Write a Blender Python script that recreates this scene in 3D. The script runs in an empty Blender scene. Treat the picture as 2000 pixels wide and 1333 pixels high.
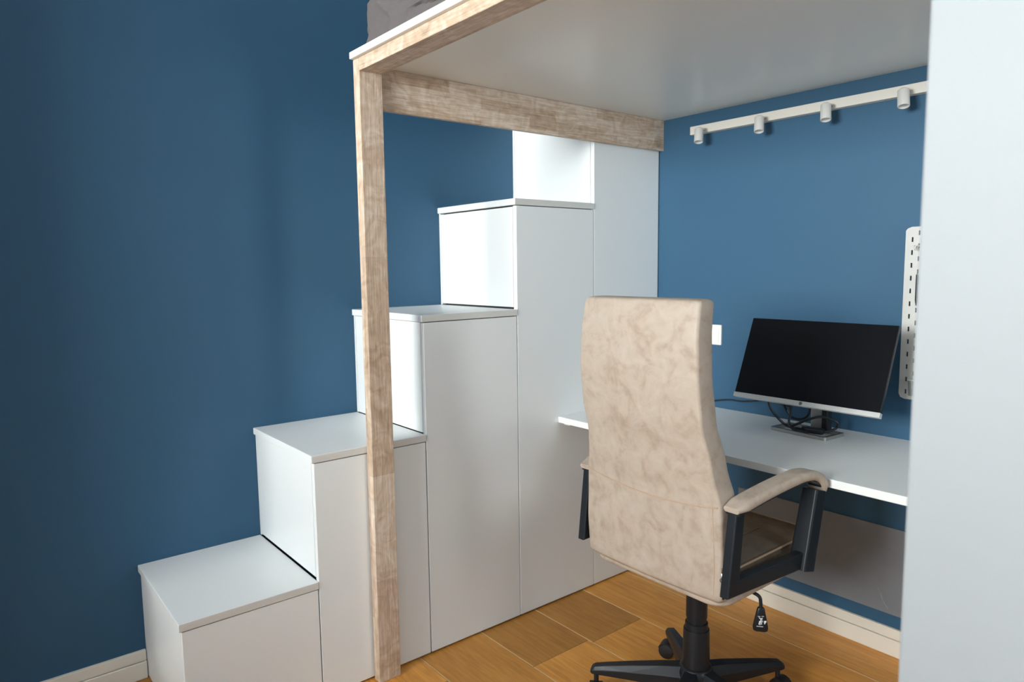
import bpy, bmesh, math, random
from mathutils import Vector, Matrix, noise as mnoise

scene = bpy.context.scene
COL = scene.collection
R = math.radians
rnd = random.Random(7)

# ------------------------------------------------------------------ camera
F_PX = 1367.13
YAW, PITCH, ROLL = R(39.0139), R(6.1014), R(-0.7436)
CAM = Vector((-0.4281, -2.4584, 1.3266))
fw = Vector((math.sin(YAW) * math.cos(PITCH), math.cos(YAW) * math.cos(PITCH), -math.sin(PITCH)))
r0 = fw.cross(Vector((0, 0, 1))).normalized()
u0 = r0.cross(fw)
rt = r0 * math.cos(ROLL) + u0 * math.sin(ROLL)
up = -r0 * math.sin(ROLL) + u0 * math.cos(ROLL)
cam_d = bpy.data.cameras.new('camera')
cam = bpy.data.objects.new('camera', cam_d)
COL.objects.link(cam)
cam.matrix_world = Matrix(((rt.x, up.x, -fw.x, CAM.x), (rt.y, up.y, -fw.y, CAM.y), (rt.z, up.z, -fw.z, CAM.z), (0, 0, 0, 1)))
cam_d.sensor_width = 36
cam_d.lens = F_PX / 2000 * 36
cam_d.clip_start = 0.02
cam_d.dof.use_dof = True
cam_d.dof.focus_distance = 2.1
cam_d.dof.aperture_fstop = 3.2
scene.camera = cam

# ------------------------------------------------------------------ world, light, exposure
YB = -3.9                       # plane of the wall behind the camera
WX = -5.5                       # plane of the window wall
world = bpy.data.worlds.new('overcast_sky')
scene.world = world
world.use_nodes = True
bg = world.node_tree.nodes['Background']
bg.inputs['Color'].default_value = (0.86, 0.93, 1.0, 1)
bg.inputs['Strength'].default_value = 1.0


def area(name, loc, rot, sx, sy, power, col):
    d = bpy.data.lights.new(name, 'AREA')
    d.shape = 'RECTANGLE'
    d.size, d.size_y, d.energy, d.color = sx, sy, power, col
    o = bpy.data.objects.new(name, d)
    COL.objects.link(o)
    o.location = loc
    o.rotation_euler = rot
    return o


WIN = dict(y0=-2.95, y1=-0.95, z0=1.00, z1=3.00)     # opening of the window in the room's far left wall
area('window_daylight', (WX - 0.32, (WIN['y0'] + WIN['y1']) / 2, (WIN['z0'] + WIN['z1']) / 2),
     (0, R(-90), 0), WIN['z1'] - WIN['z0'], WIN['y1'] - WIN['y0'], 580, (0.975, 0.995, 0.985))
ADDED_WIN = dict(x0=0.95, x1=1.80, z0=0.70, z1=2.20)      # smaller unseen window, added to brighten the desk niche
area('added_niche_light', ((ADDED_WIN['x0'] + ADDED_WIN['x1']) / 2, YB - .28, (ADDED_WIN['z0'] + ADDED_WIN['z1']) / 2),
     (R(90), 0, 0), ADDED_WIN['x1'] - ADDED_WIN['x0'], ADDED_WIN['z1'] - ADDED_WIN['z0'], 21, (0.975, 0.995, 0.985))

scene.view_settings.view_transform = 'Standard'
scene.view_settings.look = 'None'
scene.view_settings.gamma = 1
scene.view_settings.use_curve_mapping = False
scene.view_settings.exposure = 0.5


# ------------------------------------------------------------------ materials
def new_mat(name):
    m = bpy.data.materials.new(name)
    m.use_nodes = True
    nt = m.node_tree
    return m, nt, nt.nodes['Principled BSDF']


def plain(name, col, rough=0.5, metal=0.0, bump=0.0, bscale=200, spec=0.5, var=0.0):
    m, nt, b = new_mat(name)
    b.inputs['Base Color'].default_value = (*col, 1)
    b.inputs['Roughness'].default_value = rough
    b.inputs['Metallic'].default_value = metal
    b.inputs['Specular IOR Level'].default_value = spec
    tc = nt.nodes.new('ShaderNodeTexCoord')
    if bump or var:
        n = nt.nodes.new('ShaderNodeTexNoise')
        n.inputs['Scale'].default_value = bscale
        n.inputs['Detail'].default_value = 3
        nt.links.new(tc.outputs['Object'], n.inputs['Vector'])
        if bump:
            bp = nt.nodes.new('ShaderNodeBump')
            bp.inputs['Strength'].default_value = bump
            bp.inputs['Distance'].default_value = 0.002
            nt.links.new(n.outputs['Fac'], bp.inputs['Height'])
            nt.links.new(bp.outputs['Normal'], b.inputs['Normal'])
        if var:
            mx = nt.nodes.new('ShaderNodeMix')
            mx.data_type = 'RGBA'
            mx.inputs['A'].default_value = (*[c * (1 - var) for c in col], 1)
            mx.inputs['B'].default_value = (*[min(1, c * (1 + var)) for c in col], 1)
            nt.links.new(n.outputs['Fac'], mx.inputs['Factor'])
            nt.links.new(mx.outputs['Result'], b.inputs['Base Color'])
    return m


def ramp(nt, pts):
    r = nt.nodes.new('ShaderNodeValToRGB')
    e = r.color_ramp.elements
    while len(e) < len(pts):
        e.new(0.5)
    for i, (p, c) in enumerate(pts):
        e[i].position = p
        e[i].color = (*c, 1)
    return r


def whitewashed_oak(name, axis):
    """glued-up oak staves with a white wash; axis = direction of the grain"""
    m, nt, b = new_mat(name)
    N, L = nt.nodes.new, nt.links.new
    tc = N('ShaderNodeTexCoord')
    mp = N('ShaderNodeMapping')
    L(tc.outputs['Object'], mp.inputs['Vector'])
    # brick texture rows run along its x axis: turn the grain axis to x
    mp.inputs['Rotation'].default_value = {'x': (R(90), 0, 0), 'y': (R(90), 0, R(90)), 'z': (0, R(90), 0)}[axis]
    br = N('ShaderNodeTexBrick')
    br.inputs['Color1'].default_value = (0, 0, 0, 1)
    br.inputs['Color2'].default_value = (1, 1, 1, 1)
    br.inputs['Mortar'].default_value = (0.5, 0.5, 0.5, 1)
    br.inputs['Scale'].default_value = 1
    br.inputs['Mortar Size'].default_value = 0.0
    br.inputs['Brick Width'].default_value = 0.34
    br.inputs['Row Height'].default_value = 0.037
    br.offset = 0.37
    L(mp.outputs['Vector'], br.inputs['Vector'])
    mp2 = N('ShaderNodeMapping')
    mp2.inputs['Scale'].default_value = {'x': (6, 110, 110), 'y': (110, 6, 110), 'z': (110, 110, 6)}[axis]
    L(tc.outputs['Object'], mp2.inputs['Vector'])
    n1 = N('ShaderNodeTexNoise')
    n1.inputs['Scale'].default_value = 1.6
    n1.inputs['Detail'].default_value = 6
    n1.inputs['Roughness'].default_value = 0.65
    n1.inputs['Distortion'].default_value = 0.6
    L(mp2.outputs['Vector'], n1.inputs['Vector'])
    n2 = N('ShaderNodeTexNoise')
    n2.inputs['Scale'].default_value = 14
    n2.inputs['Detail'].default_value = 7
    n2.inputs['Distortion'].default_value = 2.2
    L(tc.outputs['Object'], n2.inputs['Vector'])
    a = N('ShaderNodeMath'); a.operation = 'MULTIPLY_ADD'
    a.inputs[1].default_value = 0.17; a.inputs[2].default_value = -0.06
    L(br.outputs['Color'], a.inputs[0])
    a2 = N('ShaderNodeMath'); a2.operation = 'MULTIPLY_ADD'
    a2.inputs[1].default_value = 0.70
    L(n1.outputs['Fac'], a2.inputs[0]); L(a.outputs[0], a2.inputs[2])
    a3 = N('ShaderNodeMath'); a3.operation = 'MULTIPLY_ADD'
    a3.inputs[1].default_value = 0.50
    L(n2.outputs['Fac'], a3.inputs[0]); L(a2.outputs[0], a3.inputs[2])
    rp = ramp(nt, [(0.36, (0.33, 0.215, 0.14)), (0.58, (0.54, 0.40, 0.285)), (0.80, (0.78, 0.66, 0.55))])
    L(a3.outputs[0], rp.inputs['Fac'])
    L(rp.outputs['Color'], b.inputs['Base Color'])
    b.inputs['Roughness'].default_value = 0.55
    bp = N('ShaderNodeBump')
    bp.inputs['Strength'].default_value = 0.25
    bp.inputs['Distance'].default_value = 0.002
    L(n1.outputs['Fac'], bp.inputs['Height'])
    L(bp.outputs['Normal'], b.inputs['Normal'])
    return m


def floor_oak(name, k):
    m, nt, b = new_mat(name)
    N, L = nt.nodes.new, nt.links.new
    tc = N('ShaderNodeTexCoord')
    oi = N('ShaderNodeObjectInfo')
    off = N('ShaderNodeVectorMath'); off.operation = 'SCALE'
    off.inputs[0].default_value = (7.3, 3.1, 5.7)
    L(oi.outputs['Random'], off.inputs['Scale'])
    add = N('ShaderNodeVectorMath'); add.operation = 'ADD'
    L(tc.outputs['Object'], add.inputs[0]); L(off.outputs[0], add.inputs[1])
    mp = N('ShaderNodeMapping')
    mp.inputs['Scale'].default_value = (38, 3.2, 1)
    L(add.outputs[0], mp.inputs['Vector'])
    n1 = N('ShaderNodeTexNoise')
    n1.inputs['Scale'].default_value = 1.5
    n1.inputs['Detail'].default_value = 7
    n1.inputs['Roughness'].default_value = 0.62
    n1.inputs['Distortion'].default_value = 0.8
    L(mp.outputs['Vector'], n1.inputs['Vector'])
    n2 = N('ShaderNodeTexNoise')
    n2.inputs['Scale'].default_value = 5
    n2.inputs['Detail'].default_value = 2
    L(add.outputs[0], n2.inputs['Vector'])
    a = N('ShaderNodeMath'); a.operation = 'MULTIPLY_ADD'; a.inputs[1].default_value = 0.35
    L(n2.outputs['Fac'], a.inputs[0]); L(n1.outputs['Fac'], a.inputs[2])
    rp = ramp(nt, [(0.42, (0.44 * k, 0.185 * k, 0.030 * k)), (0.68, (0.60 * k, 0.27 * k, 0.050 * k)), (0.95, (0.72 * k, 0.35 * k, 0.080 * k))])
    L(a.outputs[0], rp.inputs['Fac'])
    L(rp.outputs['Color'], b.inputs['Base Color'])
    b.inputs['Roughness'].default_value = 0.42
    bp = N('ShaderNodeBump'); bp.inputs['Strength'].default_value = 0.12; bp.inputs['Distance'].default_value = 0.001
    L(n1.outputs['Fac'], bp.inputs['Height']); L(bp.outputs['Normal'], b.inputs['Normal'])
    return m


def leather(name, c1, c2, c3):
    m, nt, b = new_mat(name)
    N, L = nt.nodes.new, nt.links.new
    tc = N('ShaderNodeTexCoord')
    n1 = N('ShaderNodeTexNoise'); n1.inputs['Scale'].default_value = 17; n1.inputs['Detail'].default_value = 8
    n1.inputs['Roughness'].default_value = 0.62; n1.inputs['Distortion'].default_value = 0.7
    L(tc.outputs['Object'], n1.inputs['Vector'])
    n2 = N('ShaderNodeTexNoise'); n2.inputs['Scale'].default_value = 45; n2.inputs['Detail'].default_value = 5
    L(tc.outputs['Object'], n2.inputs['Vector'])
    a = N('ShaderNodeMath'); a.operation = 'MULTIPLY_ADD'; a.inputs[1].default_value = 0.35
    L(n2.outputs['Fac'], a.inputs[0]); L(n1.outputs['Fac'], a.inputs[2])
    rp = ramp(nt, [(0.40, c1), (0.66, c2), (0.98, c3)])
    L(a.outputs[0], rp.inputs['Fac'])
    L(rp.outputs['Color'], b.inputs['Base Color'])
    b.inputs['Roughness'].default_value = 0.55
    b.inputs['Specular IOR Level'].default_value = 0.4
    v = N('ShaderNodeTexVoronoi'); v.inputs['Scale'].default_value = 420
    L(tc.outputs['Object'], v.inputs['Vector'])
    bp = N('ShaderNodeBump'); bp.inputs['Strength'].default_value = 0.15; bp.inputs['Distance'].default_value = 0.001
    L(v.outputs['Distance'], bp.inputs['Height'])
    bp2 = N('ShaderNodeBump'); bp2.inputs['Strength'].default_value = 0.25; bp2.inputs['Distance'].default_value = 0.006
    L(n1.outputs['Fac'], bp2.inputs['Height']); L(bp.outputs['Normal'], bp2.inputs['Normal'])
    L(bp2.outputs['Normal'], b.inputs['Normal'])
    return m


M = {}
M['blue'] = plain('blue_wall_paint', (0.031, 0.103, 0.186), 0.58, bump=0.10, bscale=160, spec=0.4)
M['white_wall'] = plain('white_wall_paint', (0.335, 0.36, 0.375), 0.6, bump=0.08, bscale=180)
M['room_white'] = plain('white_room_paint', (0.88, 0.89, 0.89), 0.8, bump=0.08, bscale=180)
M['lacquer'] = plain('white_lacquered_board', (0.85, 0.87, 0.86), 0.38, bump=0.02, bscale=300)
M['board_edge'] = plain('white_board_edge', (0.80, 0.80, 0.77), 0.42, bump=0.02, bscale=300)
M['tread_edge'] = plain('pale_grey_edge_band', (0.70, 0.69, 0.65), 0.45, bump=0.02, bscale=300)
M['dark_gap'] = plain('dark_cabinet_inside', (0.035, 0.035, 0.035), 0.8, bump=0.02)
M['underside'] = plain('pale_platform_board', (0.84, 0.84, 0.79), 0.33, bump=0.03, bscale=60)
M['skirting'] = plain('cream_skirting_paint', (0.84, 0.79, 0.69), 0.4, bump=0.03)
M['oak_x'] = whitewashed_oak('whitewashed_oak_along_x', 'x')
M['oak_y'] = whitewashed_oak('whitewashed_oak_along_y', 'y')
M['oak_z'] = whitewashed_oak('whitewashed_oak_along_z', 'z')
M['floor'] = floor_oak('honey_oak_plank', 1.18)
M['floor_dark'] = floor_oak('dark_honey_oak_plank', 0.76)
M['floor_mid'] = floor_oak('middle_honey_oak_plank', 0.92)
M['floor_edge'] = plain('bevel_highlight', (0.62, 0.42, 0.22), 0.5, var=0.15)
M['subfloor'] = plain('subfloor', (0.16, 0.09, 0.045), 0.9, var=0.2)
M['leather'] = leather('mottled_beige_leather', (0.335, 0.25, 0.185), (0.44, 0.36, 0.29), (0.51, 0.435, 0.365))
M['leather_pipe'] = plain('beige_piping', (0.46, 0.33, 0.23), 0.55, var=0.15)
M['seat_leather'] = leather('mottled_shaded_leather', (0.11, 0.085, 0.058), (0.16, 0.125, 0.088), (0.20, 0.16, 0.115))  # chair leather with the seat's shade put into its colour
M['black'] = plain('black_plastic', (0.009, 0.011, 0.014), 0.38, bump=0.08, bscale=500, spec=0.35)
M['black_metal'] = plain('black_coated_steel', (0.010, 0.014, 0.019), 0.40, bump=0.05, bscale=600, spec=0.35)
M['rubber'] = plain('black_rubber', (0.010, 0.010, 0.012), 0.5, bump=0.05)
M['steel'] = plain('polished_steel', (0.6, 0.6, 0.6), 0.25, 1.0, var=0.05)
M['silver'] = plain('silver_plastic', (0.66, 0.67, 0.66), 0.35, 0.35, bump=0.02)
M['stand_metal'] = plain('brushed_stand_metal', (0.42, 0.42, 0.40), 0.34, 0.85, bump=0.02)
M['spot_grey'] = plain('pale_grey_powder_coat', (0.60, 0.59, 0.56), 0.45, bump=0.03, bscale=500)
M['screen'] = plain('matt_black_screen', (0.004, 0.005, 0.007), 0.28, bump=0.01, bscale=900, spec=0.22)
M['print'] = plain('white_print', (0.7, 0.74, 0.78), 0.6, var=0.05)
M['print_grey'] = plain('grey_print', (0.22, 0.22, 0.23), 0.5, var=0.05)
M['fixture'] = plain('white_powder_coat', (0.74, 0.70, 0.63), 0.45, bump=0.03, bscale=500)
M['lens'] = plain('grey_lamp_lens', (0.30, 0.29, 0.27), 0.3, var=0.1)
M['plastic_white'] = plain('white_plastic', (0.56, 0.555, 0.525), 0.35, bump=0.02)
M['switch_white'] = plain('glossy_white_switch', (0.86, 0.83, 0.78), 0.3, bump=0.01)
M['grey_panel'] = plain('grey_panel_paint', (0.21, 0.225, 0.25), 0.5, bump=0.05, var=0.06, bscale=20)
M['scuff'] = plain('pale_scuff', (0.34, 0.35, 0.36), 0.7, var=0.1)
M['bedding'] = plain('taupe_bed_linen', (0.115, 0.10, 0.098), 0.9, bump=0.25, bscale=700, var=0.08)
M['cable'] = plain('dark_cable_rubber', (0.012, 0.016, 0.022), 0.45, bump=0.02)


def glass_mat(name, tint, gloss):
    m, nt, b = new_mat(name)
    nt.nodes.remove(b)
    N, L = nt.nodes.new, nt.links.new
    t = N('ShaderNodeBsdfTransparent'); t.inputs['Color'].default_value = (*tint, 1)
    g = N('ShaderNodeBsdfGlossy'); g.inputs['Roughness'].default_value = 0.05
    mx = N('ShaderNodeMixShader'); mx.inputs['Fac'].default_value = gloss
    L(t.outputs[0], mx.inputs[1]); L(g.outputs[0], mx.inputs[2])
    L(mx.outputs[0], nt.nodes['Material Output'].inputs['Surface'])
    return m


M['pane'] = glass_mat('window_glass', (0.97, 0.98, 0.98), 0.06)
M['clear'] = glass_mat('clear_plastic', (0.86, 0.87, 0.86), 0.18)


# ------------------------------------------------------------------ mesh helpers
def link(name, bm, mat, parent=None, smooth=False):
    me = bpy.data.meshes.new(name)
    bmesh.ops.recalc_face_normals(bm, faces=bm.faces[:])
    bm.to_mesh(me)
    bm.free()
    mats = mat if isinstance(mat, (list, tuple)) else [mat]
    for m in mats:
        me.materials.append(M[m])
    if smooth:
        for p in me.polygons:
            p.use_smooth = True
        me.set_sharp_from_angle(angle=R(40))
    o = bpy.data.objects.new(name, me)
    COL.objects.link(o)
    if parent:
        o.parent = parent
        o.matrix_parent_inverse = Matrix.Translation(-parent.location) if parent.type == 'EMPTY' else Matrix.Identity(4)
    return o


def tag(o, label=None, cat=None, group=None, kind=None):
    for k, v in (('label', label), ('category', cat), ('group', group), ('kind', kind)):
        if v:
            o[k] = v
    return o


def thing(name, label, cat, loc, group=None):
    """Empty at the thing's base; its parts are given in world coordinates"""
    o = bpy.data.objects.new(name, None)
    o.empty_display_size = 0.05
    COL.objects.link(o)
    o.location = loc
    return tag(o, label, cat, group)


def box(x0, x1, y0, y1, z0, z1, bev=0.0, seg=2, bm=None):
    own = bm is None
    b = bmesh.new()
    vs = [b.verts.new((x, y, z)) for x in (x0, x1) for y in (y0, y1) for z in (z0, z1)]
    for f in ((0, 1, 3, 2), (4, 6, 7, 5), (0, 4, 5, 1), (2, 3, 7, 6), (0, 2, 6, 4), (1, 5, 7, 3)):
        b.faces.new([vs[i] for i in f])
    bmesh.ops.recalc_face_normals(b, faces=b.faces[:])
    if bev:
        bmesh.ops.bevel(b, geom=b.edges[:], offset=bev, segments=seg, profile=0.5, affect='EDGES')
    if own:
        return b
    me = bpy.data.meshes.new('t'); b.to_mesh(me); b.free(); bm.from_mesh(me); bpy.data.meshes.remove(me)
    return bm


def ringmesh(rings, cap=True, bm=None, closed=True):
    """skin rings of points"""
    b = bm or bmesh.new()
    rv = [[b.verts.new(p) for p in r] for r in rings]
    n = len(rv[0])
    for i in range(len(rv) - 1):
        for j in range(n if closed else n - 1):
            k = (j + 1) % n
            b.faces.new((rv[i][j], rv[i][k], rv[i + 1][k], rv[i + 1][j]))
    if cap:
        b.faces.new(rv[0][::-1]); b.faces.new(rv[-1])
    return b


def lathe(prof, c, axis=(0, 0, 1), n=28, bm=None):
    """profile of (radius, height) turned about axis at c"""
    ax = Vector(axis).normalized()
    q = Vector((0, 0, 1)).rotation_difference(ax)
    rings = []
    for r, h in prof:
        rings.append([Vector(c) + q @ Vector((max(r, 1e-4) * math.cos(2 * math.pi * k / n), max(r, 1e-4) * math.sin(2 * math.pi * k / n), h)) for k in range(n)])
    return ringmesh(rings, True, bm)


def smooth_path(pts, n=10):
    """Catmull-Rom through the points"""
    P = [Vector(p) for p in pts]
    P = [P[0] * 2 - P[1]] + P + [P[-1] * 2 - P[-2]]
    out = []
    for i in range(1, len(P) - 2):
        for k in range(n):
            t = k / n
            a, b_, c, d = P[i - 1:i + 3]
            out.append(0.5 * ((2 * b_) + (c - a) * t + (2 * a - 5 * b_ + 4 * c - d) * t * t + (3 * b_ - a - 3 * c + d) * t ** 3))
    out.append(P[-2])
    return out


def tube(pts, r, n=10, bm=None):
    rings = []
    pv = None
    for i, p in enumerate(pts):
        t = (pts[min(i + 1, len(pts) - 1)] - pts[max(i - 1, 0)]).normalized()
        if pv is None:
            pv = t.orthogonal().normalized()
        pv = (pv - t * pv.dot(t)).normalized()
        w = t.cross(pv)
        rr = r[i] if isinstance(r, (list, tuple)) else r
        rings.append([p + (pv * math.cos(2 * math.pi * k / n) + w * math.sin(2 * math.pi * k / n)) * rr for k in range(n)])
    return ringmesh(rings, True, bm)


def rrect(w, h, r, n=4):
    """rounded rectangle outline, half sizes w,h"""
    out = []
    for cx, cy, a in ((w - r, h - r, 0), (-w + r, h - r, 90), (-w + r, -h + r, 180), (w - r, -h + r, 270)):
        for k in range(n + 1):
            t = R(a + 90 * k / n)
            out.append((cx + r * math.cos(t), cy + r * math.sin(t)))
    return out


def bar_xz(pts, y, wy, th, r=0.004, bm=None):
    """bar of rounded rectangular section along a path in the plane y = const; th may vary per point"""
    P = [Vector((p[0], p[1])) for p in pts]
    rings = []
    for i, p in enumerate(P):
        d1 = (p - P[i - 1]).normalized() if i else (P[1] - p).normalized()
        d2 = (P[i + 1] - p).normalized() if i < len(P) - 1 else d1
        t = (d1 + d2).normalized()
        nrm = Vector((-t.y, t.x))
        mit = 1 / max(0.35, nrm.dot(Vector((-d1.y, d1.x))))
        h = (th[i] if isinstance(th, (list, tuple)) else th) / 2
        w = (wy[i] if isinstance(wy, (list, tuple)) else wy) / 2
        rings.append([(p.x + nrm.x * b_ * mit, y + a_, p.y + nrm.y * b_ * mit) for a_, b_ in rrect(w, h, min(r, h * .95, w * .95))])
    return ringmesh(rings, True, bm)


# ------------------------------------------------------------------ dimensions from the fitted camera (metres)
XS = [0.0, 0.3906, 0.7853, 1.1844, 1.581]     # left ends of the five stair cabinets
XC = 1.978                                     # wall behind the desk
ZT = [0.381, 0.7723, 1.1711, 1.5682, 1.957]    # tops of the treads
D = 0.5                                        # depth of the stair
LT = 0.023
YP = -2.084                                     # face of the white partition towards the desk niche
XP0 = 0.548                                    # end of the white partition
YE = -2.56                                     # foot end of bed and desk
ZC = 3.12

# ------------------------------------------------------------------ the room
tag(link('wall_left', box(WX - .1, XC + .1, 0, .1, -.05, ZC), 'blue'), 'matt dark blue wall behind the white stair cabinets', kind='structure')
tag(link('added_shade_pier', box(WX + .001, -.82, -.34, -.0005, 0, ZC - .001), 'blue'), 'blue boxed-out pier added out of view to shade the wall left of the stair', kind='structure')  # unseen, added to keep window light off the left of the blue wall
tag(link('added_shade_divider', box(-2.72, -2.60, -2.70, -.341, 0, 1.28, .004), 'room_white'), 'low white dividing wall added out of view to shade the foot of the stair', kind='structure')  # unseen, added to block window light near the floor
tag(link('wall_back', box(XC, XC + .1, YB, 0, -.05, ZC), 'blue'), 'matt blue wall behind the desk and monitor', kind='structure')
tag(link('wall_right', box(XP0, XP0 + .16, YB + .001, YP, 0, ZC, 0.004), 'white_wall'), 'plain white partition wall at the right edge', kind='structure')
bm = bmesh.new()
for a in ((WX, ADDED_WIN['x0'], -.05, ZC), (ADDED_WIN['x1'], XC + .1, -.05, ZC), (ADDED_WIN['x0'], ADDED_WIN['x1'], -.05, ADDED_WIN['z0']), (ADDED_WIN['x0'], ADDED_WIN['x1'], ADDED_WIN['z1'], ZC)):
    box(a[0], a[1], YB - .25, YB, a[2], a[3], bm=bm)
tag(link('wall_front', bm, 'blue'), 'blue wall on the camera side of the room', kind='structure')
bm = bmesh.new()
for a in ((WIN['y1'], 0, -.05, ZC), (YB, WIN['y0'], -.05, ZC), (WIN['y0'], WIN['y1'], -.05, WIN['z0']), (WIN['y0'], WIN['y1'], WIN['z1'], ZC)):
    box(WX - .25, WX, a[0], a[1], a[2], a[3], bm=bm)
tag(link('wall_window', bm, 'room_white'), 'white window wall at the far left of the room', kind='structure')
tag(link('ceiling', box(WX, XC, YB, 0, ZC, ZC + .1), 'room_white'), 'white ceiling above the room', kind='structure')

win = tag(link('window_1', box(WX - .2, WX - .14, WIN['y0'], WIN['y0'] + .06, WIN['z0'], WIN['z1'], .004), 'plastic_white'), 'white framed window lighting the room', kind='structure')
for a in ((WIN['y1'] - .06, WIN['y1'], WIN['z0'], WIN['z1']), (WIN['y0'] + .06, WIN['y1'] - .06, WIN['z0'], WIN['z0'] + .06), (WIN['y0'] + .06, WIN['y1'] - .06, WIN['z1'] - .06, WIN['z1'])):
    link('window_frame', box(WX - .2, WX - .14, *a, .004), 'plastic_white', win)
link('window_sill', box(WX - .14, WX + .06, WIN['y0'] - .04, WIN['y1'] + .04, WIN['z0'] - .03, WIN['z0'], .004), 'plastic_white', win)
link('pane', box(WX - .175, WX - .165, WIN['y0'] + .06, WIN['y1'] - .06, WIN['z0'] + .06, WIN['z1'] - .06), 'pane', win)

w2 = tag(link('added_window', box(ADDED_WIN['x0'], ADDED_WIN['x0'] + .06, YB - .2, YB - .14, ADDED_WIN['z0'], ADDED_WIN['z1'], .004), 'plastic_white'), 'white framed window added out of view to light the desk niche', kind='structure')
for a in ((ADDED_WIN['x1'] - .06, ADDED_WIN['x1'], ADDED_WIN['z0'], ADDED_WIN['z1']), (ADDED_WIN['x0'] + .06, ADDED_WIN['x1'] - .06, ADDED_WIN['z0'], ADDED_WIN['z0'] + .06), (ADDED_WIN['x0'] + .06, ADDED_WIN['x1'] - .06, ADDED_WIN['z1'] - .06, ADDED_WIN['z1'])):
    link('window_frame', box(a[0], a[1], YB - .2, YB - .14, a[2], a[3], .004), 'plastic_white', w2)
link('pane', box(ADDED_WIN['x0'] + .06, ADDED_WIN['x1'] - .06, YB - .175, YB - .165, ADDED_WIN['z0'] + .06, ADDED_WIN['z1'] - .06), 'pane', w2)

# floor: wide boards running away from the stair, each board its own piece
fl = tag(link('floor', box(WX, XC, YB, 0, -.06, -.012), 'subfloor'), 'honey coloured oak plank floor', kind='structure')


def plank(x0, x1, y0, y1, dark):
    b = bmesh.new()
    g, t = 0.0007, 0.0016
    x0 += g; x1 -= g; y0 += g; y1 -= g
    pts = [(x0, y0), (x1, y0), (x1, y1), (x0, y1)]
    ins = [(x0 + t, y0 + t), (x1 - t, y0 + t), (x1 - t, y1 - t), (x0 + t, y1 - t)]
    lo = [b.verts.new((*p, -.012)) for p in pts]
    mi = [b.verts.new((*p, -.0014)) for p in pts]
    hi = [b.verts.new((*p, 0)) for p in ins]
    for i in range(4):
        j = (i + 1) % 4
        b.faces.new((lo[i], lo[j], mi[j], mi[i])).material_index = 1
        b.faces.new((mi[i], mi[j], hi[j], hi[i])).material_index = i % 2      # window highlight painted on the long bevels only
    b.faces.new(hi)
    return link('plank', b, [('floor', 'floor_dark', 'floor_mid')[int(dark)], 'floor_edge'], fl)


PW = 0.26
x = 0.74 - 24 * PW
cols = []
while x < XC - 0.001:
    cols.append(max(x, WX)); x += PW
for i, x0 in enumerate(cols):
    x1 = min(x0 + PW, XC) if i else cols[1]
    xm = (x0 + x1) / 2
    if 1.0 < xm < 1.26: cuts, dk = [-0.785, -2.5], [1, 0, 1]
    elif 1.26 < xm < 1.52: cuts, dk = [-0.805, -2.6], [1, 0, 0]
    elif 0.74 < xm < 1.0: cuts, dk = [-1.45, -3.2], [2, 0, 1]
    elif 0.48 < xm < 0.74: cuts, dk = [-0.665, -2.4], [0, 1, 0]
    elif 1.52 < xm < 1.78: cuts, dk = [-2.0, -3.6], [0, 0, 0]
    elif xm > 1.78: cuts, dk = [-1.75, -3.4], [0, 1, 0]
    else:
        c0 = -rnd.uniform(0.5, 1.9)
        cuts, dk = [c0, c0 - 1.9], [rnd.random() < .35 for _ in range(3)]
    ys = [0.0] + [c for c in cuts if c > YB] + [YB]
    for j in range(len(ys) - 1):
        plank(x0, x1, ys[j + 1], ys[j], dk[j])


def skirting(name, label, a, b, along):
    """two-step skirting board: tall lower board, groove, thinner upper band"""
    o = None
    for k, (z0, z1, t) in enumerate(((0.0005, .0585, .017), (.0605, .096, .014))):
        if along == 'x':
            bmx = box(a, b, -t, -.0005, z0, z1, .0025)
        else:
            bmx = box(XC - t, XC - .0005, a, b, z0, z1, .0025)
        if o is None:
            o = tag(link(name, bmx, 'skirting'), label, kind='structure')
        else:
            link('upper_band', bmx, 'skirting', o)
    return o


skirting('baseboard_left', 'cream skirting board along the dark blue wall', -.819, -0.002, 'x')
skirting('baseboard_back', 'cream skirting board under the desk', YB + .001, -D - .002, 'y')

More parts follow.
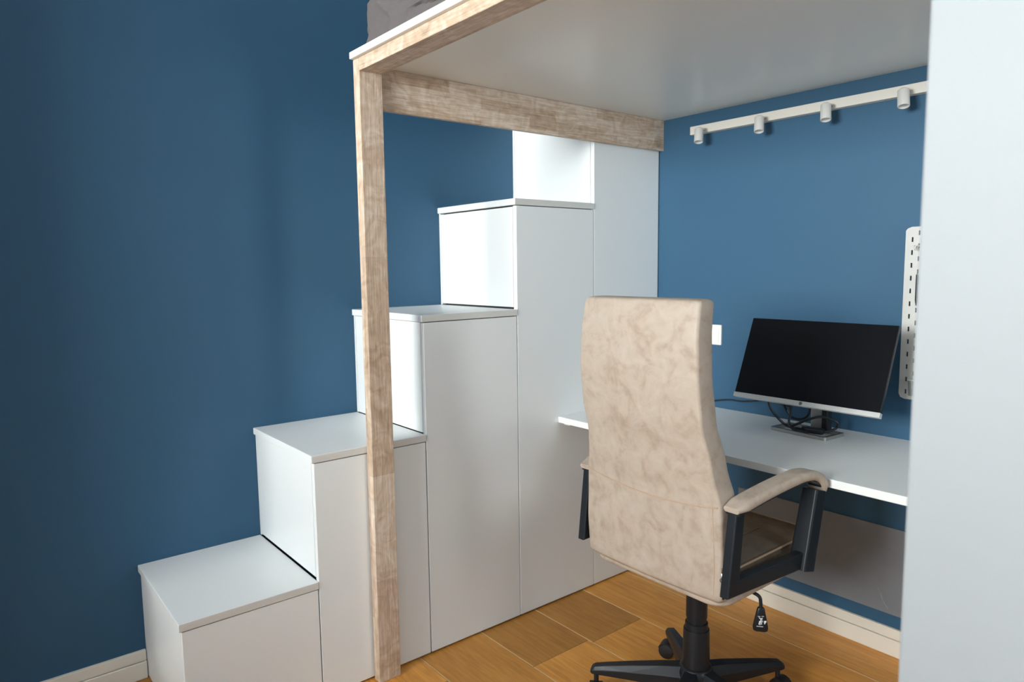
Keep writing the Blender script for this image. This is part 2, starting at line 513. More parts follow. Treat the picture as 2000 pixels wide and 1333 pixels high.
# ------------------------------------------------------------------ stair of white cabinets
STAIR = ['lowest white stair cabinet, the wide box nearest the skirting board',
         'second white stair cabinet, partly hidden by the wooden post',
         'third white stair cabinet, its tread at the middle of the post',
         'fourth white stair cabinet, tall with a tread below the wooden beam',
         'tallest white stair cabinet, in the corner behind the wooden beam']
for i in range(5):
    x0 = XS[i]
    x1 = XS[i + 1] if i < 4 else XC - .003
    zt = ZT[i]
    zb = ZT[i - 1] if i else 0.0
    zl = zt - LT
    c = thing('stair_cabinet', STAIR[i], 'cabinet', ((x0 + x1) / 2, -D / 2, 0), 'stair cabinets climbing to the loft bed')
    # carcass: darker inside showing only through the joints
    link('carcass', box(x0 + .018, x1 - .004, -D + .0215, -.001, .008, zl - .003), 'dark_gap', c)
    # end panel facing the window, with open joints above the lower tread and under its own tread
    ez0 = zb + (.0065 if i in (1, 3) else .0025) if i else .006
    ez1 = zl - (.0055 if i == 3 else .002)
    link('end_panel', box(x0 + .0005, x0 + .0175, -D + .0215, -.013, ez0, ez1, .001), 'lacquer', c)
    link('wall_strip', box(x0, x0 + .0175, -.0115, -.001, zb + .0012 if i else .004, zl - .0006, .0006), 'lacquer', c)
    # front door, a thick board whose bright left edge shows beside the end panel
    gap = .0035 if i == 1 else .0025
    link('door', box(x0 + .0008, x1 - gap, -D, -D + .0195, .007, zl - .0028, .0012), 'lacquer', c)
    # tread
    xr = x1 - .0008 if i < 4 else x1
    tb = box(x0 - .007, xr, -D - .003, -.0008, zl, zt, .0018)
    tb.normal_update()
    for f in tb.faces:
        f.material_index = 1 if f.normal.y < -.9 else 0      # edge banding along the front
    link('tread', tb, ['lacquer', 'tread_edge'], c)

# ------------------------------------------------------------------ loft bed
XPO, PWD = 0.564, 0.0755
YPF = -0.5405
bed = thing('loft_bed', 'loft bed platform on a whitewashed wooden post above the desk', 'loft bed', (XPO + PWD / 2, -0.518, 0))
link('post', box(XPO, XPO + PWD, YPF, -.5045, .0005, 1.937, .0015), 'oak_z', bed)
link('edge_beam', box(XPO, XPO + PWD, YP + .0015, YPF - .0004, 1.900, 1.937, .0015), 'oak_y', bed)
link('ledger_beam', box(XPO + PWD + .0004, XC - .0005, -.5225, -.5045, 1.8008, 1.9252, .0012), 'oak_x', bed)
link('platform', box(XPO + PWD + .0003, XC - .0005, YP + .0015, -.5045, 1.9256, 1.9366), 'underside', bed)
link('platform', box(XP0 + .1615, XC - .0005, YE, YP + .0012, 1.9256, 1.9366), 'underside', bed)
link('top_board', box(XP0 + .1615, XC - .0005, YE, YP + .0012, 1.9372, 1.957, .002), 'board_edge', bed)
link('top_board', box(XPO - .0125, XC - .0005, YP + .0015, -.5065, 1.9372, 1.957, .002), 'board_edge', bed)

# mattress in rumpled taupe linen
b = bmesh.new()
mx0, mx1, my0, my1, mz0, mz1 = .585, XC - .02, YP + .02, -.515, 1.9575, 2.125
nx, ny, nz = 60, 150, 26


def mat_pt(u, v, w):
    """rounded box"""
    p = Vector((mx0 + (mx1 - mx0) * u, my0 + (my1 - my0) * v, mz0 + (mz1 - mz0) * w))
    r = 0.045
    q = Vector((min(max(p.x, mx0 + r), mx1 - r), min(max(p.y, my0 + r), my1 - r), min(max(p.z, mz0 + r * .2), mz1 - r)))
    d = p - q
    if d.length > 1e-6:
        # push corner points back to the rounded surface
        m = max(abs(d.x) / r, abs(d.y) / r, abs(d.z) / r)
        d = d.normalized() * r * m
    p = q + d
    s = Vector((p.x * 7, p.y * 7, p.z * 12))
    g = Vector((p.x * 5 + p.z * 9, p.y * 5.5 - p.z * 10, p.z * 7 + p.y * 4))      # slanting creases of the cover
    f = (1 - abs(mnoise.noise(g * 1.1)) * 2.4) ** 3 * .016 + mnoise.noise(s * 2.7 + Vector((3, 1, 2))) * .004 + (1 - abs(mnoise.noise(g * 2.3 + Vector((5, 2, 1)))) * 2.2) * .005
    nrm = (p - Vector(((mx0 + mx1) / 2, (my0 + my1) / 2, (mz0 + mz1) / 2)))
    nrm = Vector((nrm.x / (mx1 - mx0), nrm.y / (my1 - my0), nrm.z / (mz1 - mz0))).normalized()
    p += nrm * (f * .8 - .010)
    p.z = max(p.z, mz0)
    return p


def grid(fn, a, b_):
    vs = [[b.verts.new(fn(i / a, j / b_)) for j in range(b_ + 1)] for i in range(a + 1)]
    for i in range(a):
        for j in range(b_):
            b.faces.new((vs[i][j], vs[i + 1][j], vs[i + 1][j + 1], vs[i][j + 1]))


grid(lambda s, t: mat_pt(s, t, 1), nx, ny); grid(lambda s, t: mat_pt(s, t, 0), nx, ny)
grid(lambda s, t: mat_pt(0, s, t), ny, nz); grid(lambda s, t: mat_pt(1, s, t), ny, nz)
grid(lambda s, t: mat_pt(s, 0, t), nx, nz); grid(lambda s, t: mat_pt(s, 1, t), nx, nz)
bmesh.ops.remove_doubles(b, verts=b.verts[:], dist=1e-4)
mo = link('mattress', b, 'bedding', smooth=True)
tag(mo, 'mattress in rumpled taupe linen on the loft bed', 'mattress')

# ------------------------------------------------------------------ desk
ZD, XD = 0.746, 1.3832
desk = thing('desk', 'white wall-hung desk top reaching from the stair cabinets past the monitor', 'desk', ((XD + XC) / 2, -1.29, ZD - .025))
link('desk_top', box(XD, XC - .001, YE, -D - .0012, ZD - .0235, ZD, .0018), 'lacquer', desk)
link('bracket', box(XD + .03, XC - .02, -D - .034, -D - .0015, ZD - .036, ZD - .0238, .001), 'board_edge', desk)
link('bracket', box(XD + .03, XC - .0015, YE + .02, YE + .053, ZD - .16, ZD - .0238, .001), 'board_edge', desk)

# ------------------------------------------------------------------ things on the desk wall
# grey panel under the desk
gp = thing('wall_panel', 'flat dark grey panel on the blue wall under the desk', 'panel', (XC - .004, -1.35, .14))
link('panel_board', box(XC - .007, XC - .0006, -1.80, -.917, .1405, .4395, .001), 'grey_panel', gp)
bm = bmesh.new()
for q in (((-1.462, .222), (-1.478, .185), (-1.488, .170)), ((-1.474, .205), (-1.482, .178), (-1.499, .158))):
    tube(smooth_path([(XC - .0072, *p) for p in q], 6), .0006, 6, bm)
link('scuff_mark', bm, 'scuff', gp)

# switch
sw = thing('light_switch', 'square white wall switch beside the chair back', 'switch', (XC - .005, -.784, 1.002))
link('switch_frame', box(XC - .0095, XC - .0006, -.8245, -.7435, 1.0015, 1.0825, .002), 'switch_white', sw)
link('rocker', box(XC - .0125, XC - .0095, -.8145, -.7535, 1.0115, 1.0725, .0015), 'switch_white', sw)

# spotlight rail
tr = thing('track_light', 'white spotlight rail with four small spots under the loft bed', 'light', (XC - .015, -1.12, 1.84))
link('rail', box(XC - .030, XC - .0006, -1.72, -.677, 1.8405, 1.8725, .0012), 'fixture', tr)
for y in (-.748, -1.008, -1.254, -1.498):
    ax = Vector((-.26, -.16, -1)).normalized()
    c = Vector((XC - .068, y, 1.852))
    h = link('spotlight_head', lathe([(.0, .0), (.012, .0), (.0168, -.004), (.0172, -.056), (.0165, -.0575), (.0148, -.0575), (.0142, -.052), (.0, -.052)], c, -ax, 26), 'spot_grey', tr, True)
    link('lens', lathe([(.0, -.0515), (.0138, -.0515), (.0138, -.0500), (.0, -.0500)], c, -ax, 20), 'lens', h)
    bm = tube([c + Vector((.005, 0, -.010)), c + Vector((.020, 0, -.003)), Vector((XC - .031, y, 1.8505))], .0045, 10)
    tube([c + Vector((0, 0, -.004)), c + Vector((0, 0, .004))], .0075, 12, bm)
    link('joint', bm, 'steel', h, True)

# pegboard: staggered slots cut right through
py1, py0, pz0, pz1 = -1.505, -1.865, .884, 1.434
ncol = 17
sl = []
for k in range(ncol):
    yc = py1 - .0205 - .02 * k
    for j in range(14):
        zc = pz1 - .040 - .0405 * j + (.0205 if k % 2 else 0)
        if pz0 + .012 < zc < pz1 - .012:
            sl.append((yc, zc))
ys = sorted({round(v, 4) for yc, zc in sl for v in (yc - .0025, yc + .0025)} | {py0, py1})
zs = sorted({round(v, 4) for yc, zc in sl for v in (zc - .0075, zc + .0075)} | {pz0, pz1})
holes = {(round(yc, 4), round(zc, 4)) for yc, zc in sl}
b = bmesh.new()
vv = {}


def gv(xx, yy, zz):
    k = (round(xx, 5), round(yy, 5), round(zz, 5))
    if k not in vv:
        vv[k] = b.verts.new(k)
    return vv[k]


solid = {}
for i in range(len(ys) - 1):
    for j in range(len(zs) - 1):
        ym, zm = (ys[i] + ys[i + 1]) / 2, (zs[j] + zs[j + 1]) / 2
        hole = any(abs(ym - hy) < .0024 and abs(zm - hz) < .0074 for hy, hz in holes)
        corner = False
        solid[i, j] = not hole and not corner
xa, xb = XC - .019, XC - .014
for (i, j), s in solid.items():
    if not s:
        continue
    q = [(ys[i], zs[j]), (ys[i + 1], zs[j]), (ys[i + 1], zs[j + 1]), (ys[i], zs[j + 1])]
    b.faces.new([gv(xa, *p) for p in q])
    b.faces.new([gv(xb, *p) for p in q[::-1]])
    for (di, dj), (m, n) in {(-1, 0): (3, 0), (1, 0): (1, 2), (0, -1): (0, 1), (0, 1): (2, 3)}.items():
        if not solid.get((i + di, j + dj), False):
            b.faces.new((gv(xa, *q[m]), gv(xb, *q[m]), gv(xb, *q[n]), gv(xa, *q[n])))
# round the four corners of the sheet
for v in b.verts:
    for cy, sy in ((py0, 1), (py1, -1)):
        for cz, sz in ((pz0, 1), (pz1, -1)):
            if abs(v.co.y - cy) < 1e-5 and abs(v.co.z - cz) < 1e-5:
                v.co.y += sy * .005; v.co.z += sz * .005
pb = thing('pegboard', 'white slotted pegboard on the blue wall beside the monitor', 'pegboard', (XC - .016, -1.685, pz0))
link('board', b, 'plastic_white', pb)
for yy in (-1.56, -1.81):
    for zz in (.95, 1.37):
        link('spacer', lathe([(.009, 0), (.009, .0133)], (XC - .0139, yy, zz), (1, 0, 0), 14), 'plastic_white', pb)
hook = link('hook', tube(smooth_path([(XC - .019, -1.5455, 1.374), (XC - .030, -1.5455, 1.372), (XC - .046, -1.5455, 1.362), (XC - .052, -1.5455, 1.374)], 8), .0028, 10), 'plastic_white', smooth=True)
tag(hook, 'small white hook clipped near the top of the pegboard', 'hook')
pen = thing('hanging_pen', 'thin black pen hanging on the pegboard', 'pen', (XC - .03, -1.5475, 1.19))
link('barrel', lathe([(.0, 0), (.002, .004), (.0042, .02), (.0042, .095), (.0035, .1)], (XC - .030, -1.549, 1.185), (0, 0, 1), 12), 'black', pen, True)
link('clip', box(XC - .026, XC - .0192, -1.552, -1.546, 1.255, 1.278, .001), 'black', pen)
cup = thing('pegboard_cup', 'small clear plastic cup clipped low on the pegboard', 'cup', (XC - .042, -1.562, .905))
bm = lathe([(.0, 0), (.018, 0), (.021, .05), (.0195, .05), (.0168, .002), (.0, .002)], (XC - .0425, -1.562, .902), (0, 0, 1), 24)
link('cup_body', bm, 'clear', cup, True)
link('cup_rim', lathe([(.0205, .049), (.0222, .049), (.0222, .0525), (.0205, .0525)], (XC - .0425, -1.562, .902), (0, 0, 1), 24), 'plastic_white', cup, True)

# ------------------------------------------------------------------ monitor
mon = thing('monitor', 'black flat screen monitor with a silver lower edge on the desk', 'monitor', (1.83, -1.29, ZD))
MC = Vector((1.725, -1.327, 1.003))         # centre of the front face
tilt = math.atan2(.11, .264)
mu = Vector((math.sin(tilt), 0, math.cos(tilt)))        # up along the screen
mr = Vector((0, -1, 0))                                 # to the right in the picture
mn = mu.cross(mr) * -1
if mn.x > 0:
    mn = -mn                                            # faces the chair
HW, HH = .2435, .1435


def mon_box(a0, a1, b0, b1, c0, c1, bev):
    """a right, b up, c out of the screen"""
    bm_ = box(a0, a1, b0, b1, c0, c1, bev)
    for v in bm_.verts:
        v.co = MC + mr * v.co.x + mu * v.co.y + mn * v.co.z
    return bm_


link('screen_housing', mon_box(-HW, HW, -HH + .016, HH, -.014, -.0012, .0015), 'black', mon)
link('screen_back', mon_box(-.17, .17, -HH + .02, HH - .05, -.036, -.0142, .008), 'black', mon)
link('screen', mon_box(-HW + .0015, HW - .0015, -HH + .0165, HH - .0015, -.0011, .0, .0004), 'screen', mon)
barp = link('bottom_bar', mon_box(-HW - .0005, HW + .0005, -HH, -HH + .0158, -.016, .0022, .0015), 'silver', mon)


def text_mesh(name, body, size, mat, xf, parent, shear=0.0):
    cu = bpy.data.curves.new(name, 'FONT')
    cu.body = body
    cu.size = size
    cu.shear = shear
    cu.align_x = 'CENTER'
    cu.align_y = 'CENTER'
    cu.extrude = 0.0002
    t = bpy.data.objects.new(name, cu)
    COL.objects.link(t)
    dg = bpy.context.evaluated_depsgraph_get()
    me = bpy.data.meshes.new_from_object(t.evaluated_get(dg))
    bpy.data.objects.remove(t)
    me.transform(xf)
    me.materials.clear()
    me.materials.append(M[mat])
    o = bpy.data.objects.new(name, me)
    COL.objects.link(o)
    o.parent = parent
    return o


lg = MC + mu * (-HH + .0079) + mn * .0024
LX = Matrix(((mr.x, mu.x, mn.x, lg.x), (mr.y, mu.y, mn.y, lg.y), (mr.z, mu.z, mn.z, lg.z), (0, 0, 0, 1)))
bm = lathe([(.0048, 0), (.0055, 0), (.0055, .0003), (.0048, .0003), (.0048, 0)], (0, 0, 0), (0, 0, 1), 28)
bm.transform(LX)
link('logo_ring', bm, 'print_grey', barp)
text_mesh('logo_letters', 'hp', .0085, 'print_grey', LX, barp, .25)
# stand
yaw5 = Matrix.Rotation(R(-5), 4, 'Z')


def stand(bm_):
    for v in bm_.verts:
        v.co = Vector((1.830, -1.266, 0)) + (yaw5 @ v.co)
    return bm_


bm = bmesh.new()
zb0, zb1 = ZD + .0004, ZD + .0115
outer, inner = rrect(.0565, .104, .008), rrect(.044, .0915, .005)
ringmesh([[(*p, zb0) for p in outer], [(*p, zb1) for p in outer], [(*p, zb1) for p in inner], [(*p, zb0) for p in inner], [(*p, zb0) for p in outer]], False, bm)
bmesh.ops.remove_doubles(bm, verts=bm.verts[:], dist=1e-6)
link('stand_base', stand(bm), 'stand_metal', mon)
bm = box(.030, .046, -.040, .006, zb1 - .004, .93, .003)
link('stand_neck', stand(bm), 'stand_metal', mon)
bm = box(.020, .050, -.062, -.0405, zb1 - .003, .94, .003)
link('stand_hinge', stand(bm), 'black', mon)
bm = bmesh.new()
p0 = MC + mn * -.034
tube([p0 + mu * -.02, Vector((1.862, -1.300, .925))], .02, 14, bm)
link('hinge_arm', bm, 'black', mon, True)

# cables behind and under the monitor
CB = [('dark cable running left along the wall from the monitor', [(1.95, -1.14, .80), (1.95, -1.05, .812), (1.955, -.98, .80), (1.95, -.93, .792), (1.955, -.86, .788), (1.96, -.70, .7495)], .003),
      ('black cable looping down left of the monitor stand', [(1.76, -1.155, .90), (1.775, -1.150, .86), (1.785, -1.158, .82), (1.80, -1.180, .785), (1.815, -1.205, .762), (1.80, -1.25, .7632), (1.815, -1.31, .762)], .0043),
      ('black cable hanging straight down from the plug under the screen', [(1.789, -1.229, .826), (1.787, -1.2285, .808), (1.778, -1.230, .788), (1.772, -1.242, .770), (1.771, -1.262, .7635), (1.768, -1.300, .7640)], .0043),
      ('black cable in a low loop between the stand and the plug', [(1.775, -1.200, .885), (1.79, -1.203, .84), (1.805, -1.222, .80), (1.815, -1.25, .793), (1.82, -1.275, .812), (1.81, -1.29, .86)], .0043),
      ('black cable crossing the stand neck to the right', [(1.79, -1.225, .7655), (1.795, -1.26, .785), (1.80, -1.29, .802), (1.81, -1.33, .815), (1.83, -1.37, .80), (1.84, -1.36, .775), (1.80, -1.335, .7628)], .0043)]
for lab, pts, r in CB:
    o = link('cable', tube(smooth_path(pts, 8), r, 8), 'cable', smooth=True)
    tag(o, lab, 'cable', 'cables at the monitor')
pl = thing('power_plug', 'black plug block lying on the monitor stand', 'plug', (1.80, -1.31, .76))
bm = box(-.016, .016, -.030, .030, 0, .018, .005)
for v in bm.verts:
    v.co = Vector((1.797, -1.312, .7582)) + Matrix.Rotation(R(12), 3, 'Z') @ v.co
link('plug_body', bm, 'black', pl)
bm = tube([Vector((1.803, -1.284, .768)), Vector((1.808, -1.262, .768))], [.007, .004], 10)
link('strain_relief', bm, 'rubber', pl)
pc = thing('plug_connector', 'black plug hanging under the monitor screen', 'plug', (1.79, -1.228, .855))
link('connector_body', box(1.778, 1.796, -1.243, -1.213, .846, .878, .003), 'black', pc)
link('strain_relief', tube([Vector((1.787, -1.228, .846)), Vector((1.789, -1.229, .826))], [.007, .0045], 10), 'rubber', pc)

# ------------------------------------------------------------------ office chair
HX, HY = 1.2107, -1.277
ch = thing('office_chair', 'high-backed beige leather office chair on a black five-star base', 'chair', (HX, HY, 0))


def lerp_tab(tab, t):
    for (a, va), (b_, vb) in zip(tab, tab[1:]):
        if t <= b_:
            k = (t - a) / (b_ - a)
            k = k * k * (3 - 2 * k) * .5 + k * .5
            return va + (vb - va) * k
    return tab[-1][1]


# backrest: rear surface x, half width and thickness against height
BZ0, BZ1 = .487, 1.242
REAR = [(.48, .995), (.60, .990), (.735, .986), (.85, .968), (.95, .940), (1.06, .926), (1.15, .928), (1.25, .942)]
HWID = [(.48, .226), (.60, .229), (.735, .224), (.82, .208), (.92, .1985), (1.06, .196), (1.25, .189)]
THK = [(.48, .092), (.735, .092), (.95, .084), (1.25, .080)]


def back_ring(z, shrink=0.0):
    xr, hw, th = lerp_tab(REAR, z), lerp_tab(HWID, z), lerp_tab(THK, z)
    hw -= shrink; th2 = th / 2 - shrink
    xm = xr + th / 2
    out = []
    sec = rrect(hw, th2, min(.026, th2 * .95), 5)
    n = len(sec)
    for yy, xx in sec:
        # rear face bows outwards a little across the width
        bow = .012 * (1 - (yy / hw) ** 2)
        x_ = xm + (xx - bow if xx < 0 else xx - bow * .3)
        out.append((x_, HY + yy, z))
    return out


def dense(ring, n_side=9):
    """add points on the long sides so that the bow shows"""
    out = []
    m = len(ring)
    for i in range(m):
        a, b_ = Vector(ring[i]), Vector(ring[(i + 1) % m])
        out.append(a)
        if (b_ - a).length > .12:
            for k in range(1, n_side):
                out.append(a.lerp(b_, k / n_side))
    return out


def bowed(z, shrink=0.0, dz=0.0):
    xr, hw, th = lerp_tab(REAR, z), lerp_tab(HWID, z), lerp_tab(THK, z)
    hw -= shrink; th2 = th / 2 - shrink
    xm = xr + th / 2
    rf, rb = min(.034, max(.002, th2 * .95)), min(.009, max(.001, th2 * .4))
    flat = []
    for cy, cx, r_, a0 in ((hw - rf, th2 - rf, rf, 0), (-hw + rf, th2 - rf, rf, 90), (-hw + rb, -th2 + rb, rb, 180), (hw - rb, -th2 + rb, rb, 270)):
        for k in range(6):
            t = R(a0 + 90 * k / 5)
            flat.append(Vector((cx + r_ * math.sin(t), cy + r_ * math.cos(t), 0)))
    res = []
    for p in dense(flat):
        bow = .011 * (1 - (p.y / hw) ** 2)
        wr = mnoise.noise(Vector((p.y * 9, z * 8, p.x * 5))) * .0022
        x_ = p.x - bow * (1 if p.x < 0 else .4) + wr * (1 if p.x < 0 else 0)
        res.append((xm + x_, HY + p.y, z + dz))
    return res


rings = []
for k, s in enumerate((.030, .016, .007, .002)):
    rings.append(bowed(BZ0, s, [-.0, .001, .004, .010][k]))
nzr = 46
for k in range(nzr + 1):
    z = BZ0 + .016 + (BZ1 - BZ0 - .032) * k / nzr
    rings.append(bowed(z))
for k, s in enumerate((.0008, .003, .007, .014, .028)):
    rings.append(bowed(BZ1, s, [-.008, -.004, -.0015, 0, .001][k]))
back = link('backrest', ringmesh(rings), 'leather', ch, True)


def rear_x(y, z):
    hw = lerp_tab(HWID, z)
    return lerp_tab(REAR, z) - .011 * (1 - ((y - HY) / hw) ** 2)


# stitched seam across the back, vertical seam on the right, piping round the top
pts = []
for k in range(25):
    t = -1 + 2 * k / 24
    y = HY + t * (lerp_tab(HWID, .735) - .006)
    z = .742 - .018 * (1 - t * t) + .004 * t
    pts.append(Vector((rear_x(y, z) - .0004, y, z)))
link('seam', tube(pts, .0021, 8), 'leather_pipe', back, True)
pts = [Vector((rear_x(HY - lerp_tab(HWID, z) + .020, z) + .0005, HY - lerp_tab(HWID, z) + .020, z)) for z in [.51 + .23 * k / 14 for k in range(15)]]
link('seam', tube(pts, .0016, 8), 'leather_pipe', back, True)
pts = []
for k in range(25):
    t = -1 + 2 * k / 24
    y = HY + t * (lerp_tab(HWID, BZ1) - .014)
    pts.append(Vector((rear_x(y, BZ1) + .010, y, BZ1 - .0035 - .008 * max(0, abs(t) - .9) * 10 * .5)))
link('piping', tube(pts, .0026, 8), 'leather_pipe', back, True)
pts = []
for k in range(25):
    t = -1 + 2 * k / 24
    y = HY + t * (lerp_tab(HWID, BZ0) - .014)
    pts.append(Vector((rear_x(y, BZ0) + .012, y, BZ0 + .0035)))
link('piping', tube(pts, .0026, 8), 'leather_pipe', back, True)
# zip at the lower right corner
zy = HY - .2255
bm = box(.999, 1.0045, zy - .0045, zy + .001, .505, .60, .001)
zp = link('zipper', bm, 'black', back)
bm = bmesh.new()
box(.9935, .9990, zy - .006, zy + .002, .572, .588, .0012, bm=bm)
tube(smooth_path([(.9925, zy - .002, .574), (.9905, zy - .005, .566), (.9905, zy + .001, .558), (.9925, zy - .002, .552), (.994, zy + .001, .560)], 5), .0011, 6, bm)
link('zip_pull', bm, 'steel', back)

# seat: upholstered pan plus cushion
SX0, SX1 = 1.010, 1.475


def cushion(x0, x1, hw, z0, z1, r, crown=0.0, n=10):
    sec = rrect((x1 - x0) / 2, hw, .05, 6)
    rg = []
    m = 5
    for k in range(m + 1):
        a = R(90) * k / m
        rg.append((r * (1 - math.sin(a)), z0 + r * (1 - math.cos(a))))
    for k in range(m + 1):
        a = R(90) * k / m
        rg.append((r * (1 - math.cos(a)), z1 - r * (1 - math.sin(a))))
    out = []
    for ins, z in rg:
        fx = ((x1 - x0) / 2 - ins) / ((x1 - x0) / 2); fy = (hw - ins) / hw
        out.append([((x0 + x1) / 2 + px * fx, HY + py_ * fy, z) for px, py_ in sec])
    for f, dz in ((.75, .45), (.45, .8), (.15, 1.0)):
        out.append([((x0 + x1) / 2 + px * f * .97, HY + py_ * f * .97, z1 + crown * dz) for px, py_ in sec])
    return ringmesh(out)


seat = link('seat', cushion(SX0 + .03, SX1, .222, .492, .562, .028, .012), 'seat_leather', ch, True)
bm = bmesh.new()
ring = rrect((SX1 - SX0 - .03) / 2 - .006, .216, .045, 6)
pts = [Vector(((SX0 + .03 + SX1) / 2 + a, HY + b_, .5585)) for a, b_ in ring]
tube(pts + [pts[0]], .003, 8, bm)
link('piping', bm, 'leather_pipe', seat, True)
bm = bmesh.new()
for yy in (-.11, -.04, .04, .11):
    tube(smooth_path([(1.12, HY + yy, .5705), (1.25, HY + yy * 1.05, .5735), (1.42, HY + yy * 1.1, .5675)], 6), .0018, 6, bm)
link('stitching', bm, 'seat_leather', seat)
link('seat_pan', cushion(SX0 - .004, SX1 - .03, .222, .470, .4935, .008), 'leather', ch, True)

# arm frames with leather pads
for s, nm in ((-1, 'right'), (1, 'left')):
    yf = HY + s * .2455
    bm = bmesh.new()
    # rear upright, lower rail, front upright
    bar_xz([(1.021, .734), (1.000, .5405), (1.305, .5405)], yf, .026, [.032, .038, .046], .004, bm)
    bar_xz([(1.296, .512), (1.346, .722)], yf, [.050, .044], [.048, .046], .006, bm)
    bar_xz([(1.006, .727), (1.18, .752), (1.29, .759), (1.345, .738), (1.366, .716)], yf, .040, .008, .003, bm)

    def splay(b_):
        # the arms spread a little towards the front
        for v in b_.verts:
            v.co.y += s * .075 * (v.co.x - 1.0)
        return b_
    arm = link('arm_frame', splay(bm), 'black_metal', ch)
    path = smooth_path([(1.000, 0, .737), (1.055, 0, .7475), (1.14, 0, .7605), (1.22, 0, .769), (1.28, 0, .7725), (1.330, 0, .763), (1.355, 0, .742), (1.367, 0, .715)], 6)
    n = len(path)
    th = [.026 * min(1, .55 + 5 * min(i, n - 1 - i) / n) for i in range(n)]
    wd = [.056 * min(1, .75 + 3 * min(i, n - 1 - i) / n) for i in range(n)]
    link('arm_pad', splay(bar_xz([(p.x, p.z) for p in path], yf, wd, th, .011)), 'leather', arm, True)

# mechanism, gas column and five-star base
link('seat_mechanism', box(1.10, 1.32, HY - .09, HY + .09, .425, .4698, .012), 'black_metal', ch)
link('gas_column', lathe([(.0, .20), (.0285, .20), (.0285, .302), (.0305, .302), (.0305, .425), (.0, .425)], (HX, HY, 0)), 'black', ch, True)
link('column_sleeve', lathe([(.0, .13), (.040, .13), (.0395, .150), (.0375, .262), (.0365, .266), (.0335, .266), (.0325, .285), (.0315, .286), (.0, .286)], (HX, HY, 0)), 'black', ch, True)
link('base_hub', lathe([(.0, .075), (.040, .075), (.050, .095), (.052, .135), (.046, .150), (.040, .154), (.0, .154)], (HX, HY, 0)), 'black', ch, True)
for k in range(5):
    a = R(124 - 72 * k)
    d, sd = Vector((math.cos(a), math.sin(a), 0)), Vector((-math.sin(a), math.cos(a), 0))
    rg = []
    for t, zt, zl, w in ((.030, .150, .082, .030), (.10, .1415, .083, .0265), (.20, .1245, .082, .0215), (.27, .111, .081, .0185), (.300, .104, .080, .0175), (.309, .098, .081, .0160), (.313, .090, .084, .0125)):
        # section with a raised flat crown and sloping flanks
        c0 = Vector((HX, HY, 0)) + d * t
        rg.append([c0 + sd * q + Vector((0, 0, z)) for q, z in ((-w, zl), (w, zl), (w, zl + (zt - zl) * .55), (w * .62, zt), (-w * .62, zt), (-w, zl + (zt - zl) * .55))])
    leg = link('base_leg', ringmesh(rg), 'black', ch)
    mod = leg.modifiers.new('bevel', 'BEVEL'); mod.width = .004; mod.segments = 2; mod.limit_method = 'ANGLE'; mod.angle_limit = R(25)
    cc = Vector((HX, HY, 0)) + d * .296
    bm = lathe([(.0, .050), (.0075, .050), (.0075, .078), (.011, .079), (.011, .088), (.0, .088)], cc, n=16)
    # twin wheels under a hood; the caster trails to a side of its own
    t2 = a + R((100, 60, -70, 20, 150)[k])
    f, sde = Vector((math.cos(t2), math.sin(t2), 0)), Vector((-math.sin(t2), math.cos(t2), 0))
    wc = cc + f * .012 + Vector((0, 0, .0262))
    for s in (-1, 1):
        lathe([(.0, 0), (.017, .001), (.0235, .002), (.0255, .005), (.0255, .014), (.0235, .017), (.014, .018), (.0, .018)], wc + sde * (s * .004), sde * s, 24, bm)
    hood = []
    for q in range(9):
        an = R(20 + 150 * q / 8)
        pz = wc + f * (math.cos(an) * .0285) + Vector((0, 0, math.sin(an) * .0285))
        o2 = (f * math.cos(an) + Vector((0, 0, math.sin(an)))) * .003
        hood.append([pz + sde * .020 - o2, pz + sde * .020, pz - sde * .020, pz - sde * .020 - o2])
    ringmesh(hood, True, bm)
    link('caster', bm, 'rubber', leg, True)

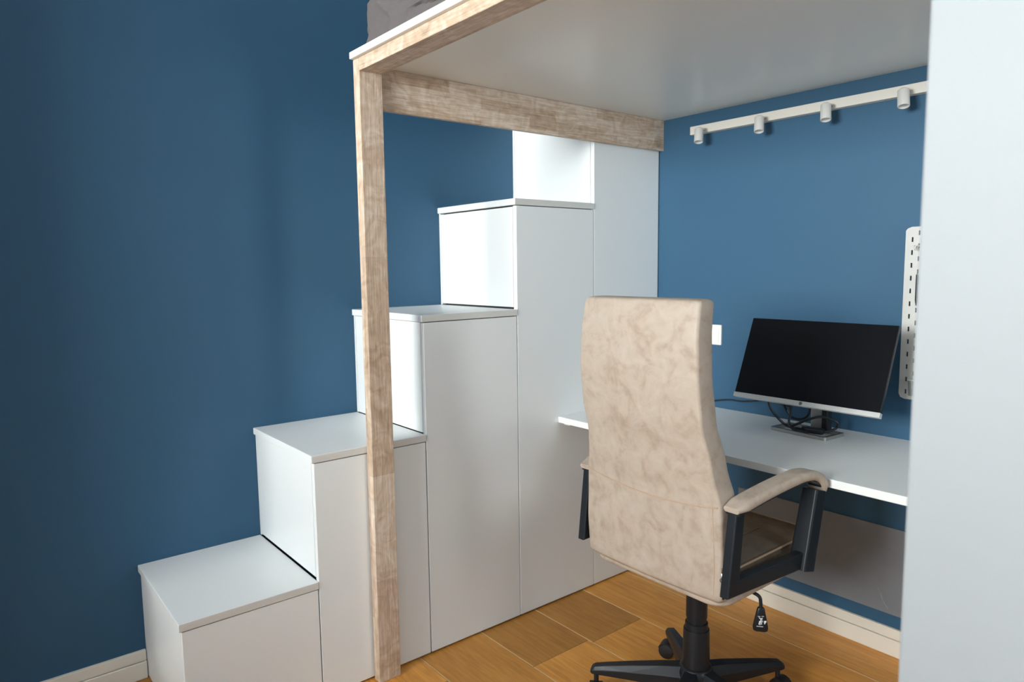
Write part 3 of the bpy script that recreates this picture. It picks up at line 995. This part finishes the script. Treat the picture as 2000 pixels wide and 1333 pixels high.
# height lever: bent rod and a printed paddle hanging beside the frame
LVY = -1.500
lv = link('height_lever', tube(smooth_path([(1.16, -1.36, .466), (1.16, -1.45, .4665), (1.163, -1.488, .4655), (1.166, -1.5035, .459), (1.1665, -1.507, .445), (1.1665, -1.508, .425)], 7), .0046, 10), 'black_metal', ch, True)
LC = Vector((1.1665, -1.508, .430))
vd = Vector((-.80, -.60, 0))                   # the printed side is turned to the back of the chair
pr = Vector((-vd.y, vd.x, 0))                  # right of the paddle seen from the room
if pr.y > 0:
    pr = -pr
out = []
for w, z, t in ((.0075, .002, .005), (.0095, -.001, .0065), (.0125, -.016, .0075), (.0175, -.040, .0075), (.0195, -.052, .007), (.0180, -.060, .006), (.013, -.063, .004)):
    out.append([LC + pr * a + vd * b_ + Vector((0, 0, z)) for a, b_ in rrect(w, t, min(t * .8, .005), 4)])
pad = link('lever_paddle', ringmesh(out), 'black', lv, True)


def pic(a0, a1, z0, z1, lean=0.0, bm_=None):
    """flat printed bar on the paddle"""
    q = [(a0, z0), (a1, z0), (a1 + lean, z1), (a0 + lean, z1)]
    f = [LC + pr * a + vd * .0079 + Vector((0, 0, z)) for a, z in q]
    g = [p - vd * .0007 for p in f]
    return ringmesh([g, f], True, bm_)


bm = bmesh.new()
pic(-.0075, -.0015, -.0200, -.0188, 0, bm); pic(.0015, .0075, -.0188, -.0176, 0, bm)
pic(-.0020, .0010, -.0265, -.0225, -.0035, bm); pic(-.0010, .0020, -.0265, -.0225, .0030, bm)
pic(-.0012, .0012, -.0320, -.0262, 0, bm); pic(-.0005, .0050, -.0290, -.0278, 0, bm)
pic(-.0045, .0055, -.0335, -.0318, 0, bm)
pic(-.0060, -.0042, -.0415, -.0330, .0022, bm); pic(-.0030, -.0012, -.0430, -.0335, .0010, bm); pic(.0010, .0026, -.0410, -.0335, 0, bm)
pic(.0072, .0130, -.0350, -.0300, .0012, bm); pic(.0082, .0108, -.0390, -.0350, .0006, bm)
pic(-.0105, .0060, -.0475, -.0463, 0, bm)
link('printed_pictogram', bm, 'print', lv)
